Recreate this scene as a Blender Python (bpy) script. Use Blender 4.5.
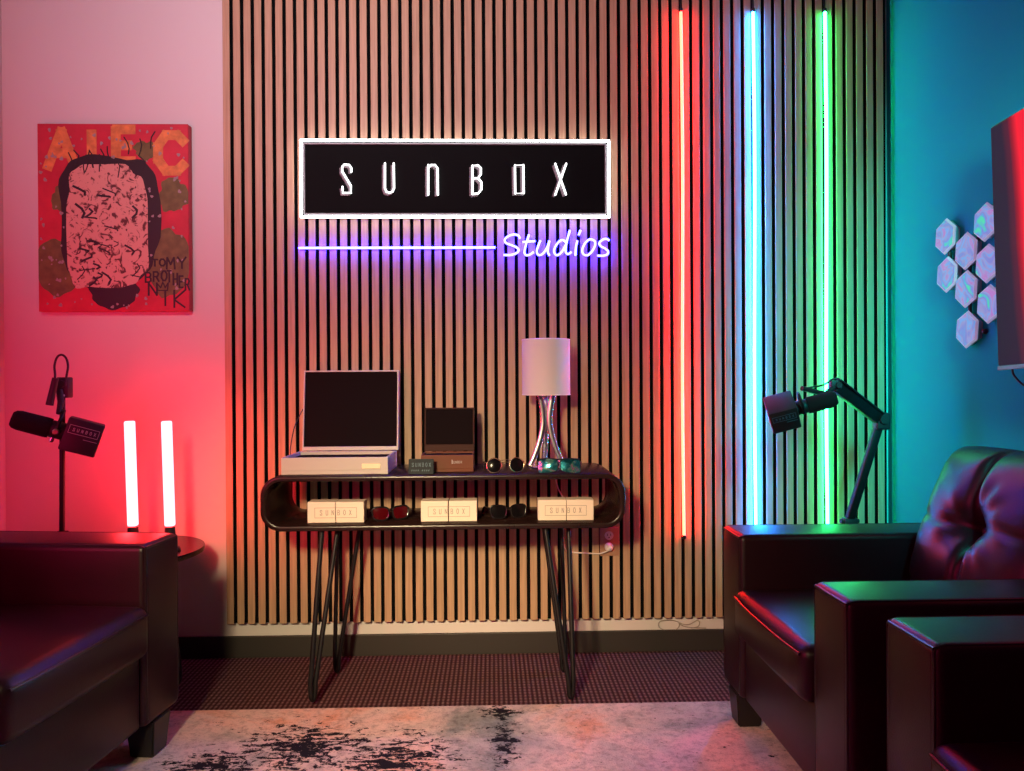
import bpy, bmesh, math, random
from math import sin, cos, pi, radians as R
from mathutils import Vector as V, Matrix as M
random.seed(7)
for o in list(bpy.data.objects): bpy.data.objects.remove(o)
SC = bpy.context.scene
COL = SC.collection

# ------------------------------------------------------------------ camera
F = 750.0
CAM = V((0, 0, 1.03))
ROT = (M.Rotation(R(-1.5), 3, 'Z') @ M.Rotation(R(89.75), 3, 'X') @ M.Rotation(R(-0.35), 3, 'Z'))
cam = bpy.data.cameras.new('camera'); co = bpy.data.objects.new('camera', cam); COL.objects.link(co)
cam.sensor_fit = 'HORIZONTAL'; cam.sensor_width = 36; cam.lens = 36 * F / 1024
cam.clip_start = 0.02
co.matrix_world = M.Translation(CAM) @ ROT.to_4x4()
SC.camera = co

# ------------------------------------------------------------------ world, exposure, lamps
w = bpy.data.worlds.new('world'); SC.world = w; w.use_nodes = True
w.node_tree.nodes['Background'].inputs[0].default_value = (0.5, 0.42, 0.45, 1)
w.node_tree.nodes['Background'].inputs[1].default_value = 0.02
SC.view_settings.view_transform = 'Standard'; SC.view_settings.look = 'None'
SC.view_settings.exposure = 0.0; SC.view_settings.gamma = 1.0
SC.view_settings.use_curve_mapping = False

def area(name, loc, target, size, color, power, sy=None, spread=180):
    l = bpy.data.lights.new(name, 'AREA'); l.size = size; l.color = color; l.energy = power
    if sy: l.shape = 'RECTANGLE'; l.size_y = sy
    l.spread = R(spread)
    o = bpy.data.objects.new(name, l); COL.objects.link(o); o.location = loc
    o.rotation_euler = (V(target) - V(loc)).to_track_quat('-Z', 'Y').to_euler()
    return o
area('warm_floor_lamp', (-0.62, -0.15, 1.60), (-0.05, 2.85, 0.06), 0.22, (1.0, 0.78, 0.44), 8.5, 0.22, 48)
area('upper_wall_fill', (-0.75, 0.45, 2.25), (-0.45, 2.85, 2.40), 0.30, (1.0, 0.82, 0.92), 9.4, 0.3, 78)  # added beam with no fixture, brightens the upper back wall
area('red_floor_light', (-1.72, 0.45, 1.35), (0.6, 2.0, 0.9), 0.25, (1.0, 0.02, 0.16), 18, 0.9)
area('red_wall_fill', (-1.40, 1.05, 0.70), (-2.0, 1.5, 1.3), 0.25, (1.0, 0.01, 0.10), 14, 0.5)  # added red wash on the left wall, reddens reflections in the leather
area('teal_wall_fill', (1.08, 0.60, 1.90), (1.48, 1.72, 1.40), 0.2, (0.0, 0.95, 0.85), 11, 0.5, 56)  # added unseen light, spreads teal along the right wall


# ------------------------------------------------------------------ pixel -> place
def ray(px, py):
    return ROT @ V(((px - 512) / F, -(py - 385.5) / F, -1))
def PY(px, py, y):
    d = ray(px, py); return CAM + d * (y / d.y)
def PX(px, py, x):
    d = ray(px, py); return CAM + d * (x / d.x)
def PZ(px, py, z):
    d = ray(px, py); return CAM + d * ((z - CAM.z) / d.z)

# ------------------------------------------------------------------ materials
def nodes(name):
    m = bpy.data.materials.new(name); m.use_nodes = True
    return m, m.node_tree.nodes, m.node_tree.links, m.node_tree.nodes['Principled BSDF']
def mat(name, col, rough=0.5, metal=0.0, spec=0.5, coat=0.0, bump=0.0, bscale=200, var=0.0, vscale=6, sss=0, trans=0):
    m, n, l, p = nodes(name)
    p.inputs['Base Color'].default_value = (*col, 1); p.inputs['Roughness'].default_value = rough
    p.inputs['Metallic'].default_value = metal; p.inputs['Specular IOR Level'].default_value = spec
    p.inputs['Coat Weight'].default_value = coat; p.inputs['Coat Roughness'].default_value = 0.15
    p.inputs['Transmission Weight'].default_value = trans
    tc = n.new('ShaderNodeTexCoord')
    if bump:
        t = n.new('ShaderNodeTexNoise'); t.inputs['Scale'].default_value = bscale; t.inputs['Detail'].default_value = 4
        b = n.new('ShaderNodeBump'); b.inputs['Strength'].default_value = bump; b.inputs['Distance'].default_value = 0.002
        l.new(tc.outputs['Object'], t.inputs['Vector']); l.new(t.outputs['Fac'], b.inputs['Height']); l.new(b.outputs['Normal'], p.inputs['Normal'])
    if var:
        t = n.new('ShaderNodeTexNoise'); t.inputs['Scale'].default_value = vscale; t.inputs['Detail'].default_value = 5
        r = n.new('ShaderNodeValToRGB')
        r.color_ramp.elements[0].color = (*[c * (1 - var) for c in col], 1); r.color_ramp.elements[1].color = (*[min(1, c * (1 + var)) for c in col], 1)
        r.color_ramp.elements[0].position = 0.3; r.color_ramp.elements[1].position = 0.7
        l.new(tc.outputs['Object'], t.inputs['Vector']); l.new(t.outputs['Fac'], r.inputs[0]); l.new(r.outputs[0], p.inputs['Base Color'])
    return m
def glow(name, col, strength=1.0):
    m, n, l, p = nodes(name)
    p.inputs['Base Color'].default_value = (0.3, 0.3, 0.3, 1)
    p.inputs['Emission Color'].default_value = (*col, 1); p.inputs['Emission Strength'].default_value = strength
    return m

WALL = mat('wall_paint', (0.68, 0.62, 0.60), 0.8, spec=0.15, bump=0.15, bscale=250)
WALLTEAL = mat('teal_lit_wall_paint', (0.004, 0.21, 0.23), 0.8, spec=0.1, bump=0.15, bscale=250)  # teal light falling on the right wall is put into its base colour
CEIL = mat('dark_ceiling_paint', (0.10, 0.10, 0.10), 0.9, spec=0.1)
SKIRT = mat('black_vinyl_baseboard', (0.035, 0.03, 0.027), 0.45)
LEATHER = mat('black_leather', (0.014, 0.0020, 0.005), 0.36, spec=0.34, bump=0.18, bscale=320, var=0.15, vscale=9)
PIPING = mat('leather_piping', (0.014, 0.006, 0.008), 0.3, spec=0.4)
LEGWOOD = mat('black_wood_leg', (0.012, 0.01, 0.01), 0.4)
WALNUT = mat('dark_walnut', (0.020, 0.009, 0.008), 0.26, spec=0.35, var=0.35, vscale=12)
BLACKMETAL = mat('black_powder_coated_metal', (0.007, 0.006, 0.007), 0.45, spec=0.3)
SOFTBLACK = mat('matt_black_plastic', (0.013, 0.012, 0.013), 0.55, bump=0.2, bscale=400)
FOAM = mat('black_foam', (0.010, 0.008, 0.009), 0.9, spec=0.2, bump=0.8, bscale=500)
CABLE = mat('black_rubber_cable', (0.008, 0.008, 0.008), 0.5)
CHROME = mat('chrome', (0.85, 0.85, 0.87), 0.24, metal=1)
BRASS = mat('brass_screw', (0.75, 0.6, 0.35), 0.3, metal=1)
GOLD = mat('pale_gold_wire', (0.85, 0.72, 0.45), 0.22, metal=1)
CREAM = mat('cream_card', (0.88, 0.80, 0.64), 0.6)
WHITEBOX = mat('white_lacquer', (0.56, 0.55, 0.50), 0.45)
BLACKLINE = mat('black_felt_lining', (0.010, 0.007, 0.008), 0.95, spec=0.08)
BROWN = mat('brown_leatherette', (0.15, 0.048, 0.024), 0.5, spec=0.3, bump=0.2, bscale=300)
DARKBROWN = mat('dark_brown_leatherette', (0.045, 0.015, 0.010), 0.6, spec=0.2)
BADGE = mat('pale_yellow_badge', (0.92, 0.88, 0.58), 0.4)
GREYINK = mat('grey_print', (0.30, 0.25, 0.20), 0.6)
SILVERINK = mat('silver_print', (0.42, 0.40, 0.40), 0.5)
TEALDARK = mat('dark_teal_plastic', (0.003, 0.011, 0.018), 0.5, spec=0.2)
TEALINK = mat('pale_teal_print', (0.05, 0.13, 0.18), 0.5)
LENS = mat('black_lens', (0.006, 0.005, 0.006), 0.15, spec=0.15)
REDLENS = mat('red_tinted_lens', (0.07, 0.002, 0.004), 0.12, spec=0.5)
BLACKGLOSS = mat('black_glossy_acetate', (0.012, 0.010, 0.011), 0.18, spec=0.6)
SHADE = mat('white_fabric_shade', (0.66, 0.64, 0.66), 0.8, bump=0.3, bscale=500)
OUTLETBROWN = mat('wood_toned_plate', (0.40, 0.22, 0.13), 0.5)
WHITEPLASTIC = mat('white_plastic', (0.8, 0.77, 0.75), 0.35)
CORDWHITE = mat('white_cord', (0.72, 0.67, 0.60), 0.5)
GREYCORD = mat('grey_cord', (0.35, 0.30, 0.26), 0.5)
SIGNBLACK = mat('black_acrylic', (0.004, 0.004, 0.004), 0.7, spec=0.08)
LETTERGREY = mat('grey_letter_side', (0.22, 0.22, 0.23), 0.5)
NEONW = glow('white_neon', (1, 1, 1), 12)
LETTERW = glow('white_letter_neon', (1, 1, 1), 2.6)
NEONB = glow('blue_white_neon', (1.0, 1.0, 110), 1)
NEONRED = glow('red_neon_tube', (100, 0.85, 0.40), 1)
NEONBLUE = glow('blue_neon_tube', (1.0, 26, 125), 1)
NEONGREEN = glow('green_neon_tube', (1.0, 44, 9), 1)
BARLIGHT = glow('red_white_light_bar', (42, 1.1, 1.3), 1)
TVBACK = glow('blue_backlight_strip', (0.0, 1.6, 6), 1)
TVBODY = mat('black_television_plastic', (0.012, 0.012, 0.014), 0.35)
TVEDGE = mat('grey_television_edge', (0.10, 0.09, 0.10), 0.45)

def slat_mat():
    m, n, l, p = nodes('oak_slat_veneer')
    tc = n.new('ShaderNodeTexCoord'); mp = n.new('ShaderNodeMapping'); mp.inputs['Scale'].default_value = (38, 38, 1.6)
    t = n.new('ShaderNodeTexNoise'); t.inputs['Scale'].default_value = 3.0; t.inputs['Detail'].default_value = 6
    r = n.new('ShaderNodeValToRGB')
    r.color_ramp.elements[0].position = 0.3; r.color_ramp.elements[0].color = (0.38, 0.235, 0.135, 1)
    r.color_ramp.elements[1].position = 0.72; r.color_ramp.elements[1].color = (0.54, 0.35, 0.21, 1)
    l.new(tc.outputs['Object'], mp.inputs[0]); l.new(mp.outputs[0], t.inputs[0]); l.new(t.outputs[0], r.inputs[0]); l.new(r.outputs[0], p.inputs['Base Color'])
    p.inputs['Roughness'].default_value = 0.5
    return m
SLAT = slat_mat()
SLATSIDE = mat('black_slat_core', (0.010, 0.008, 0.007), 0.9, spec=0.1)
FELT = mat('black_felt', (0.006, 0.006, 0.006), 1.0, spec=0.05)

def carpet_mat():
    m, n, l, p = nodes('ribbed_carpet')
    tc = n.new('ShaderNodeTexCoord')
    def wave(axis, sc):
        wv = n.new('ShaderNodeTexWave'); wv.bands_direction = axis; wv.inputs['Scale'].default_value = sc
        wv.inputs['Distortion'].default_value = 0.6; wv.inputs['Detail'].default_value = 1; wv.inputs['Detail Scale'].default_value = 6
        l.new(tc.outputs['Object'], wv.inputs['Vector']); return wv.outputs['Fac']
    a = wave('X', 20.0); b = wave('Y', 14.0)
    mx = n.new('ShaderNodeMath'); mx.operation = 'MULTIPLY'; b_ = n.new('ShaderNodeMapRange'); b_.inputs[3].default_value = 0.4; l.new(b, b_.inputs[0]); l.new(a, mx.inputs[0]); l.new(b_.outputs[0], mx.inputs[1])
    nz = n.new('ShaderNodeTexNoise'); nz.inputs['Scale'].default_value = 160; l.new(tc.outputs['Object'], nz.inputs[0])
    m2 = n.new('ShaderNodeMath'); m2.operation = 'MULTIPLY'; l.new(mx.outputs[0], m2.inputs[0]); l.new(nz.outputs[0], m2.inputs[1])
    r = n.new('ShaderNodeValToRGB'); r.color_ramp.elements[0].position = 0.05; r.color_ramp.elements[0].color = (0.040, 0.014, 0.017, 1)
    r.color_ramp.elements[1].position = 0.62; r.color_ramp.elements[1].color = (0.24, 0.13, 0.13, 1)
    l.new(m2.outputs[0], r.inputs[0]); l.new(r.outputs[0], p.inputs['Base Color'])
    bp = n.new('ShaderNodeBump'); bp.inputs['Strength'].default_value = 0.6; bp.inputs['Distance'].default_value = 0.004
    l.new(m2.outputs[0], bp.inputs['Height']); l.new(bp.outputs[0], p.inputs['Normal'])
    p.inputs['Roughness'].default_value = 0.95; p.inputs['Specular IOR Level'].default_value = 0.1
    return m
CARPET = carpet_mat()

def rug_mat(blotches):
    m, n, l, p = nodes('distressed_rug_pile')
    tc = n.new('ShaderNodeTexCoord'); vec = tc.outputs['Object']
    def noise(sc, det=5, dist=0.0, v=None, rough=0.6):
        t = n.new('ShaderNodeTexNoise'); t.inputs['Scale'].default_value = sc; t.inputs['Detail'].default_value = det
        t.inputs['Distortion'].default_value = dist; t.inputs['Roughness'].default_value = rough
        l.new(v or vec, t.inputs['Vector']); return t.outputs['Fac']
    def ramp(f, stops):
        r = n.new('ShaderNodeValToRGB'); e = r.color_ramp.elements
        while len(e) < len(stops): e.new(0.5)
        for i, (pos, c) in enumerate(stops): e[i].position = pos; e[i].color = (*c, 1)
        l.new(f, r.inputs[0]); return r.outputs[0]
    def mixc(f, a, b):
        x = n.new('ShaderNodeMix'); x.data_type = 'RGBA'; l.new(f, x.inputs[0]); l.new(a, x.inputs[6]); l.new(b, x.inputs[7]); return x.outputs[2]
    def math_(op, a, b=None, clamp=False):
        x = n.new('ShaderNodeMath'); x.operation = op; x.use_clamp = clamp
        for i, q in enumerate((a, b)):
            if q is None: continue
            if isinstance(q, (int, float)): x.inputs[i].default_value = q
            else: l.new(q, x.inputs[i])
        return x.outputs[0]
    base = ramp(noise(2.6, 6, 0.8), [(0.34, (0.30, 0.32, 0.34)), (0.44, (0.58, 0.50, 0.50)), (0.55, (0.80, 0.60, 0.58)), (0.66, (0.78, 0.42, 0.32))])
    fine = ramp(noise(45, 8, 0.3, rough=0.75), [(0.34, (0.22, 0.19, 0.20)), (0.54, (0.95, 0.90, 0.90))])
    c = n.new('ShaderNodeMix'); c.data_type = 'RGBA'; c.blend_type = 'MULTIPLY'; c.inputs[0].default_value = 0.55
    l.new(base, c.inputs[6]); l.new(fine, c.inputs[7]); c2 = c.outputs[2]
    mp = n.new('ShaderNodeMapping'); mp.inputs['Rotation'].default_value = (0, 0, R(35)); mp.inputs['Scale'].default_value = (15, 40, 1)
    l.new(vec, mp.inputs[0])
    streak = noise(1.0, 7, 1.2, mp.outputs[0], 0.7)
    mask = None
    for (x, y, rx, ry) in blotches:
        g = n.new('ShaderNodeMapping'); g.vector_type = 'POINT'
        g.inputs['Location'].default_value = (-x / rx, -y / ry, 0); g.inputs['Scale'].default_value = (1 / rx, 1 / ry, 0)
        l.new(vec, g.inputs[0])
        ln = n.new('ShaderNodeVectorMath'); ln.operation = 'LENGTH'; l.new(g.outputs[0], ln.inputs[0])
        k = math_('SUBTRACT', 1.0, ln.outputs['Value'], True)
        mask = k if mask is None else math_('MAXIMUM', mask, k)
    s = math_('ADD', math_('ADD', math_('MULTIPLY', streak, 1.1), math_('MULTIPLY', noise(60, 6, 0.6, None, 0.8), 0.8)), math_('MULTIPLY', mask, 0.30))
    dark = ramp(math_('SUBTRACT', s, 0.48), [(0.645, (0, 0, 0)), (0.675, (1, 1, 1))])
    dk = n.new('ShaderNodeRGB'); dk.outputs[0].default_value = (0.016, 0.015, 0.024, 1)
    d2 = n.new('ShaderNodeSeparateColor'); l.new(dark, d2.inputs[0])
    out = mixc(math_('MULTIPLY', d2.outputs[0], 1.0), c2, dk.outputs[0])
    l.new(out, p.inputs['Base Color'])
    bp = n.new('ShaderNodeBump'); bp.inputs['Strength'].default_value = 0.7; bp.inputs['Distance'].default_value = 0.006
    l.new(noise(220, 4), bp.inputs['Height']); l.new(bp.outputs[0], p.inputs['Normal'])
    p.inputs['Roughness'].default_value = 1.0; p.inputs['Specular IOR Level'].default_value = 0.05
    return m

# ------------------------------------------------------------------ mesh helpers
def obj(name, bm, m, parent=None, smooth=True, angle=40):
    bmesh.ops.recalc_face_normals(bm, faces=bm.faces)
    me = bpy.data.meshes.new(name); bm.to_mesh(me); bm.free()
    for q in (m if isinstance(m, (list, tuple)) else [m]): me.materials.append(q)
    if smooth:
        me.polygons.foreach_set('use_smooth', [True] * len(me.polygons))
        me.set_sharp_from_angle(angle=R(angle))
    o = bpy.data.objects.new(name, me); COL.objects.link(o)
    if parent: o.parent = parent
    return o
def thing(name, label, cat, loc=(0, 0, 0), rot=0, group=None):
    o = bpy.data.objects.new(name, None); COL.objects.link(o); o.location = loc; o.rotation_euler = (0, 0, rot)
    o.empty_display_size = 0.1
    return tag(o, label, cat, group)
def tag(o, label, cat, group=None):
    o['label'] = label; o['category'] = cat
    if group: o['group'] = group
    return o
def struct(name, bm, m):
    o = obj(name, bm, m, smooth=False); o['kind'] = 'structure'; return o
def merge(bm, b2, idx=0, mtx=None):
    if mtx is not None: b2.transform(mtx)
    for f in b2.faces: f.material_index = idx
    me = bpy.data.meshes.new('tmp'); b2.to_mesh(me); b2.free(); bm.from_mesh(me); bpy.data.meshes.remove(me)
def box(lo, hi, bev=0.0, seg=3, bm=None, idx=0, mtx=None):
    b = bmesh.new(); bmesh.ops.create_cube(b, size=1)
    lo, hi = V(lo), V(hi)
    for v in b.verts:
        v.co = V(((v.co[i] + 0.5) * (hi[i] - lo[i]) + lo[i]) for i in range(3))
    if bev: bmesh.ops.bevel(b, geom=b.edges[:], offset=bev, segments=seg, profile=0.5, affect='EDGES')
    if bm is None:
        if mtx is not None: b.transform(mtx)
        for f in b.faces: f.material_index = idx
        return b
    merge(bm, b, idx, mtx); return bm
def tube(pts, r, n=10, closed=False, bm=None, idx=0, cap=True, flat=None):
    """round (or flattened) bar swept along points; r may be a list"""
    b = bmesh.new(); pts = [V(p) for p in pts]; N = len(pts)
    rs = r if isinstance(r, (list, tuple)) else [r] * N
    T = []
    for i in range(N):
        a = pts[(i - 1) % N] if (closed or i > 0) else pts[i]; c = pts[(i + 1) % N] if (closed or i < N - 1) else pts[i]
        T.append((c - a).normalized())
    ref = V((0, 0, 1)) if abs(T[0].z) < 0.9 else V((0, 1, 0))
    nrm = (ref - T[0] * ref.dot(T[0])).normalized(); rings = []
    for i in range(N):
        nrm = (nrm - T[i] * nrm.dot(T[i])).normalized(); bi = T[i].cross(nrm)
        k = flat or 1.0
        rings.append([b.verts.new(pts[i] + (nrm * cos(2 * pi * j / n) + bi * k * sin(2 * pi * j / n)) * rs[i]) for j in range(n)])
    for i in range(N if closed else N - 1):
        A, B = rings[i], rings[(i + 1) % N]
        for j in range(n): b.faces.new((A[j], A[(j + 1) % n], B[(j + 1) % n], B[j]))
    if cap and not closed: b.faces.new(rings[0]); b.faces.new(rings[-1][::-1])
    for f in b.faces: f.material_index = idx
    if bm is None: return b
    merge(bm, b, idx); return bm
def lathe(prof, n=40, bm=None, idx=0, mtx=None, closed=False):
    b = bmesh.new(); rings = []
    for (r, z) in prof:
        if r < 1e-6: rings.append([b.verts.new((0, 0, z))])
        else: rings.append([b.verts.new((r * cos(2 * pi * j / n), r * sin(2 * pi * j / n), z)) for j in range(n)])
    L = len(rings)
    for i in range(L if closed else L - 1):
        A, B = rings[i], rings[(i + 1) % L]
        for j in range(n):
            k = (j + 1) % n
            if len(A) == 1 and len(B) == 1: continue
            if len(A) == 1: b.faces.new((A[0], B[j], B[k]))
            elif len(B) == 1: b.faces.new((A[j], A[k], B[0]))
            else: b.faces.new((A[j], A[k], B[k], B[j]))
    if bm is None:
        if mtx is not None: b.transform(mtx)
        return b
    merge(bm, b, idx, mtx); return bm
def prism(poly, d0, d1, bm=None, idx=0, bev=0, mtx=None):
    """polygon in (x,z), extruded along y from d0 to d1"""
    b = bmesh.new(); A = [b.verts.new((x, d0, z)) for x, z in poly]; B = [b.verts.new((x, d1, z)) for x, z in poly]
    b.faces.new(A); b.faces.new(B[::-1]); n = len(poly)
    for i in range(n): b.faces.new((A[i], B[i], B[(i + 1) % n], A[(i + 1) % n]))
    if bev:
        bmesh.ops.recalc_face_normals(b, faces=b.faces)
        bmesh.ops.bevel(b, geom=[e for e in b.edges if len(e.link_faces) == 2 and e.calc_face_angle(0) > 0.5], offset=bev, segments=2, affect='EDGES')
    if bm is None:
        if mtx is not None: b.transform(mtx)
        for f in b.faces: f.material_index = idx
        return b
    merge(bm, b, idx, mtx); return bm
def smooth_path(pts, k=6, closed=False):
    pts = [V(p) for p in pts]; out = []; N = len(pts)
    for i in range(N if closed else N - 1):
        p1, p2 = pts[i], pts[(i + 1) % N]
        p0 = pts[(i - 1) % N] if (closed or i > 0) else p1; p3 = pts[(i + 2) % N] if (closed or i < N - 2) else p2
        for s in range(k):
            t = s / k
            out.append(0.5 * ((2 * p1) + (p2 - p0) * t + (2 * p0 - 5 * p1 + 4 * p2 - p3) * t * t + (3 * p1 - p0 - 3 * p2 + p3) * t ** 3))
    if not closed: out.append(pts[-1])
    return out
def align(a, b):
    """matrix putting local +Z along a->b, origin at a"""
    a, b = V(a), V(b); return M.Translation(a) @ (b - a).to_track_quat('Z', 'Y').to_matrix().to_4x4()

# stroke capitals in a 0..1 box (x, y up)
GL = {
 'A': [[(0, 0), (.5, 1), (1, 0)], [(.2, .38), (.8, .38)]], 'L': [[(0, 1), (0, 0), (.9, 0)]],
 'E': [[(.9, 1), (0, 1), (0, 0), (.9, 0)], [(0, .5), (.7, .5)]], 'C': [[(1, .82), (.75, 1), (.3, 1), (0, .7), (0, .3), (.3, 0), (.75, 0), (1, .18)]],
 'T': [[(0, 1), (1, 1)], [(.5, 1), (.5, 0)]], 'O': [[(.3, 0), (0, .3), (0, .7), (.3, 1), (.7, 1), (1, .7), (1, .3), (.7, 0), (.3, 0)]],
 'M': [[(0, 0), (.1, 1), (.5, .4), (.9, 1), (1, 0)]], 'Y': [[(0, 1), (.5, .5), (1, 1)], [(.5, .5), (.5, 0)]],
 'B': [[(0, 0), (0, 1), (.7, 1), (.95, .85), (.95, .65), (.7, .52), (0, .52)], [(.7, .52), (1, .38), (1, .15), (.7, 0), (0, 0)]],
 'R': [[(0, 0), (0, 1), (.7, 1), (.95, .8), (.7, .5), (0, .5)], [(.5, .5), (1, 0)]], 'H': [[(0, 0), (0, 1)], [(1, 0), (1, 1)], [(0, .5), (1, .5)]],
 'N': [[(0, 0), (0, 1), (1, 0), (1, 1)]], 'I': [[(.5, 0), (.5, 1)]], 'K': [[(0, 0), (0, 1)], [(1, 1), (0, .45), (1, 0)]],
 'S': [[(.95, .72), (.95, .9), (.7, 1), (.25, 1), (0, .88), (.05, .68), (.95, .32), (.95, 0), (.05, 0), (.05, .25)]],
 'U': [[(0, 1), (0, .12), (.2, 0), (.8, 0), (1, .12), (1, 1)]], 'X': [[(0, 0), (1, 1)], [(0, 1), (1, 0)]],
}
RJ = [0]
def ribbon(pts, wd, y0, y1, bm, idx=0):
    """flat painted stroke in the x-z plane, thickness from y0 to y1"""
    for (a, b) in zip(pts[:-1], pts[1:]):
        a, b = V(a), V(b); d = (b - a)
        if d.length < 1e-6: continue
        RJ[0] = (RJ[0] + 1) % 9; yj = y0 - RJ[0] * 0.00002
        d.normalize(); nn = V((-d.y, d.x)) * wd / 2; a = a - d * wd * 0.35; b = b + d * wd * 0.35
        prism([tuple(a - nn), tuple(b - nn), tuple(b + nn), tuple(a + nn)], yj, y1, bm, idx)
def text(s, x0, z0, cw, h, gap, wd, y0, y1, bm=None, idx=0, slope=0.0):
    bm = bm if bm is not None else bmesh.new(); x = x0
    for ch in s:
        for st in GL.get(ch, []):
            ribbon([(x + u * cw, z0 + v * h + (x - x0) * slope) for u, v in st], wd, y0, y1, bm, idx)
        x += cw + gap
    return bm

# ------------------------------------------------------------------ room shell
WY = 2.85                                  # back wall
SY = 2.82                                  # face of the slats
XL = PY(4, 300, WY).x; XR = PY(887.5, 300, WY).x; YF = -1.3; ZC = 2.72; T = 0.1
struct('floor', box((XL - T, YF - T, -T), (XR + T, WY + T, 0)), CARPET)
struct('ceiling', box((XL - T, YF - T, ZC), (XR + T, WY + T, ZC + T)), CEIL)
struct('wall_back', box((XL - T, WY, 0), (XR + T, WY + T, ZC)), WALL)
struct('wall_left', box((XL - T, YF, 0), (XL, WY, ZC)), WALL)
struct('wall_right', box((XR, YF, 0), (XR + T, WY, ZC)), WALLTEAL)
struct('wall_front', box((XL - T, YF - T, 0), (XR + T, YF, ZC)), CEIL)
BH = PY(450, 632.5, WY).z
struct('baseboard_back', box((XL, WY - 0.012, 0), (XR, WY, BH), 0.003), SKIRT)
struct('baseboard_left', box((XL, YF, 0), (XL + 0.012, WY - 0.012, BH), 0.003), SKIRT)
struct('baseboard_right', box((XR - 0.012, YF, 0), (XR, WY - 0.012, BH), 0.003), SKIRT)

# ------------------------------------------------------------------ slatted wall panel
g0, g1 = PY(233.3, 320, SY).x, PY(682, 320, SY).x; per = (g1 - g0) / 43; sw = per * 0.67
x0 = g0 - (per - sw) / 2 - sw; x1 = XR - 0.012; z0 = PY(480, 621, SY).z; z1 = ZC - 0.01
sp = thing('slat_panel', 'oak wood slat wall panel on black felt behind the console table', 'wall panel', (x0, SY, z0))
obj('felt_backing', box((0, 0.018, 0), (x1 - x0, WY - SY, z1 - z0)), FELT, sp, False)
bm = bmesh.new(); i = 0
SLATX = []
while i * per + sw <= x1 - x0 + 0.004:
    box((i * per, 0, 0), (i * per + sw, 0.018, z1 - z0), 0.0016, 1, bm); SLATX.append(x0 + i * per); i += 1
bm.normal_update()
for f in bm.faces: f.material_index = 0 if f.normal.y < -0.5 else 1
obj('slats', bm, [SLAT, SLATSIDE], sp, False)
def gap_x(x):      # centre of the black gap nearest to x
    return min((s + sw + (per - sw) / 2 for s in SLATX), key=lambda g: abs(g - x))

# ------------------------------------------------------------------ vertical neon tubes
def neon(px, m, label):
    a = PY(px, 11, SY - 0.006); b = PY(px + 3, 536, SY - 0.006)
    x = gap_x((a.x + b.x) / 2 - 0.004)
    t = thing('neon_tube', label, 'neon light', (x, SY - 0.014, b.z), 0, 'vertical neon tubes on the slat panel')
    h = a.z - b.z
    obj('tube', tube(smooth_path([(0.0, 0, 0.004), (-0.003, 0, h * 0.3), (0.002, 0, h * 0.7), (-0.002, 0, h - 0.004)], 10), 0.0062, 12), m, t)
    for zz, n_ in ((0, 'end_cap'), (h, 'end_cap')):
        obj(n_, lathe([(0, -0.010), (0.005, -0.010), (0.007, -0.007), (0.007, 0.005), (0.0, 0.005)], 16, mtx=M.Translation((0 if zz == 0 else -0.002, 0, zz))), CABLE, t)
    obj('cord', tube([(-0.002, 0.004, h + 0.012), (-0.001, 0.012, h + 0.05), (0, 0.014, z1 - b.z - 0.01)], 0.003, 8), CABLE, t)
    return t
neon(681, NEONRED, 'red glowing neon tube upright on the slat panel')
neon(751.5, NEONBLUE, 'ice blue glowing neon tube upright on the slat panel')
neon(823, NEONGREEN, 'green glowing neon tube upright on the slat panel')

# ------------------------------------------------------------------ black sign with neon border
YS = SY - 0.002
tl = PY(301, 140.5, YS - 0.03); br = PY(609, 217, YS - 0.03)
cx, cz = (tl.x + br.x) / 2, (tl.z + br.z) / 2; sw_, sh_ = br.x - tl.x, tl.z - br.z
sg = thing('neon_box_sign', 'black rectangular sign reading SUNBOX with white glowing border', 'sign', (cx, YS, cz))
obj('sign_panel', box((-sw_ / 2, -0.03, -sh_ / 2), (sw_ / 2, 0, sh_ / 2), 0.003, 1), SIGNBLACK, sg, False)
rr = [(-sw_ / 2, -0.034, -sh_ / 2), (sw_ / 2, -0.034, -sh_ / 2), (sw_ / 2, -0.034, sh_ / 2), (-sw_ / 2, -0.034, sh_ / 2)]
bm = bmesh.new()
for a, b in zip(rr, rr[1:] + rr[:1]): tube([a, b], 0.0042, 10, bm=bm)
for c in rr: bmesh.ops.create_uvsphere(bm, u_segments=10, v_segments=8, radius=0.0042, matrix=M.Translation(c))
fr = obj('neon_border', bm, NEONW, sg); fr['label'] = 'white glowing border'
bm = bmesh.new(); q = 0.0115
rr2 = [(-sw_ / 2 + q, -0.031, -sh_ / 2 + q), (sw_ / 2 - q, -0.031, -sh_ / 2 + q), (sw_ / 2 - q, -0.031, sh_ / 2 - q), (-sw_ / 2 + q, -0.031, sh_ / 2 - q)]
for a, b in zip(rr2, rr2[1:] + rr2[:1]): tube([a, b], 0.0035, 8, bm=bm)
obj('inner_rim', bm, LETTERGREY, sg)
def c4(p): return (330 + p[0] / 7.877, 150 + p[1] / 7.877)
def c5(p): return (450 + p[0] / 7.314, 150 + p[1] / 7.314)
SIGN = [
 (c4, [[(168, 172), (168, 140), (150, 117), (112, 114), (97, 130), (97, 168), (165, 282), (165, 337), (102, 337), (98, 290)]]),
 (c4, [[(433, 105), (433, 300), (445, 328), (470, 337), (493, 328), (505, 300), (502, 105)]]),
 (c4, [[(774, 352), (774, 118)], [(774, 140), (795, 118), (828, 118), (848, 145), (850, 352)]]),
 (c5, [[(165, 322), (165, 114), (205, 112), (226, 132), (226, 178), (205, 206), (168, 206)], [(205, 206), (230, 235), (230, 288), (207, 317), (165, 322)]]),
 (c5, [[(475, 112), (537, 110), (540, 316), (478, 318), (475, 112)]]),
 (c5, [[(770, 100), (848, 325)], [(850, 100), (770, 328)]])]
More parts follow.
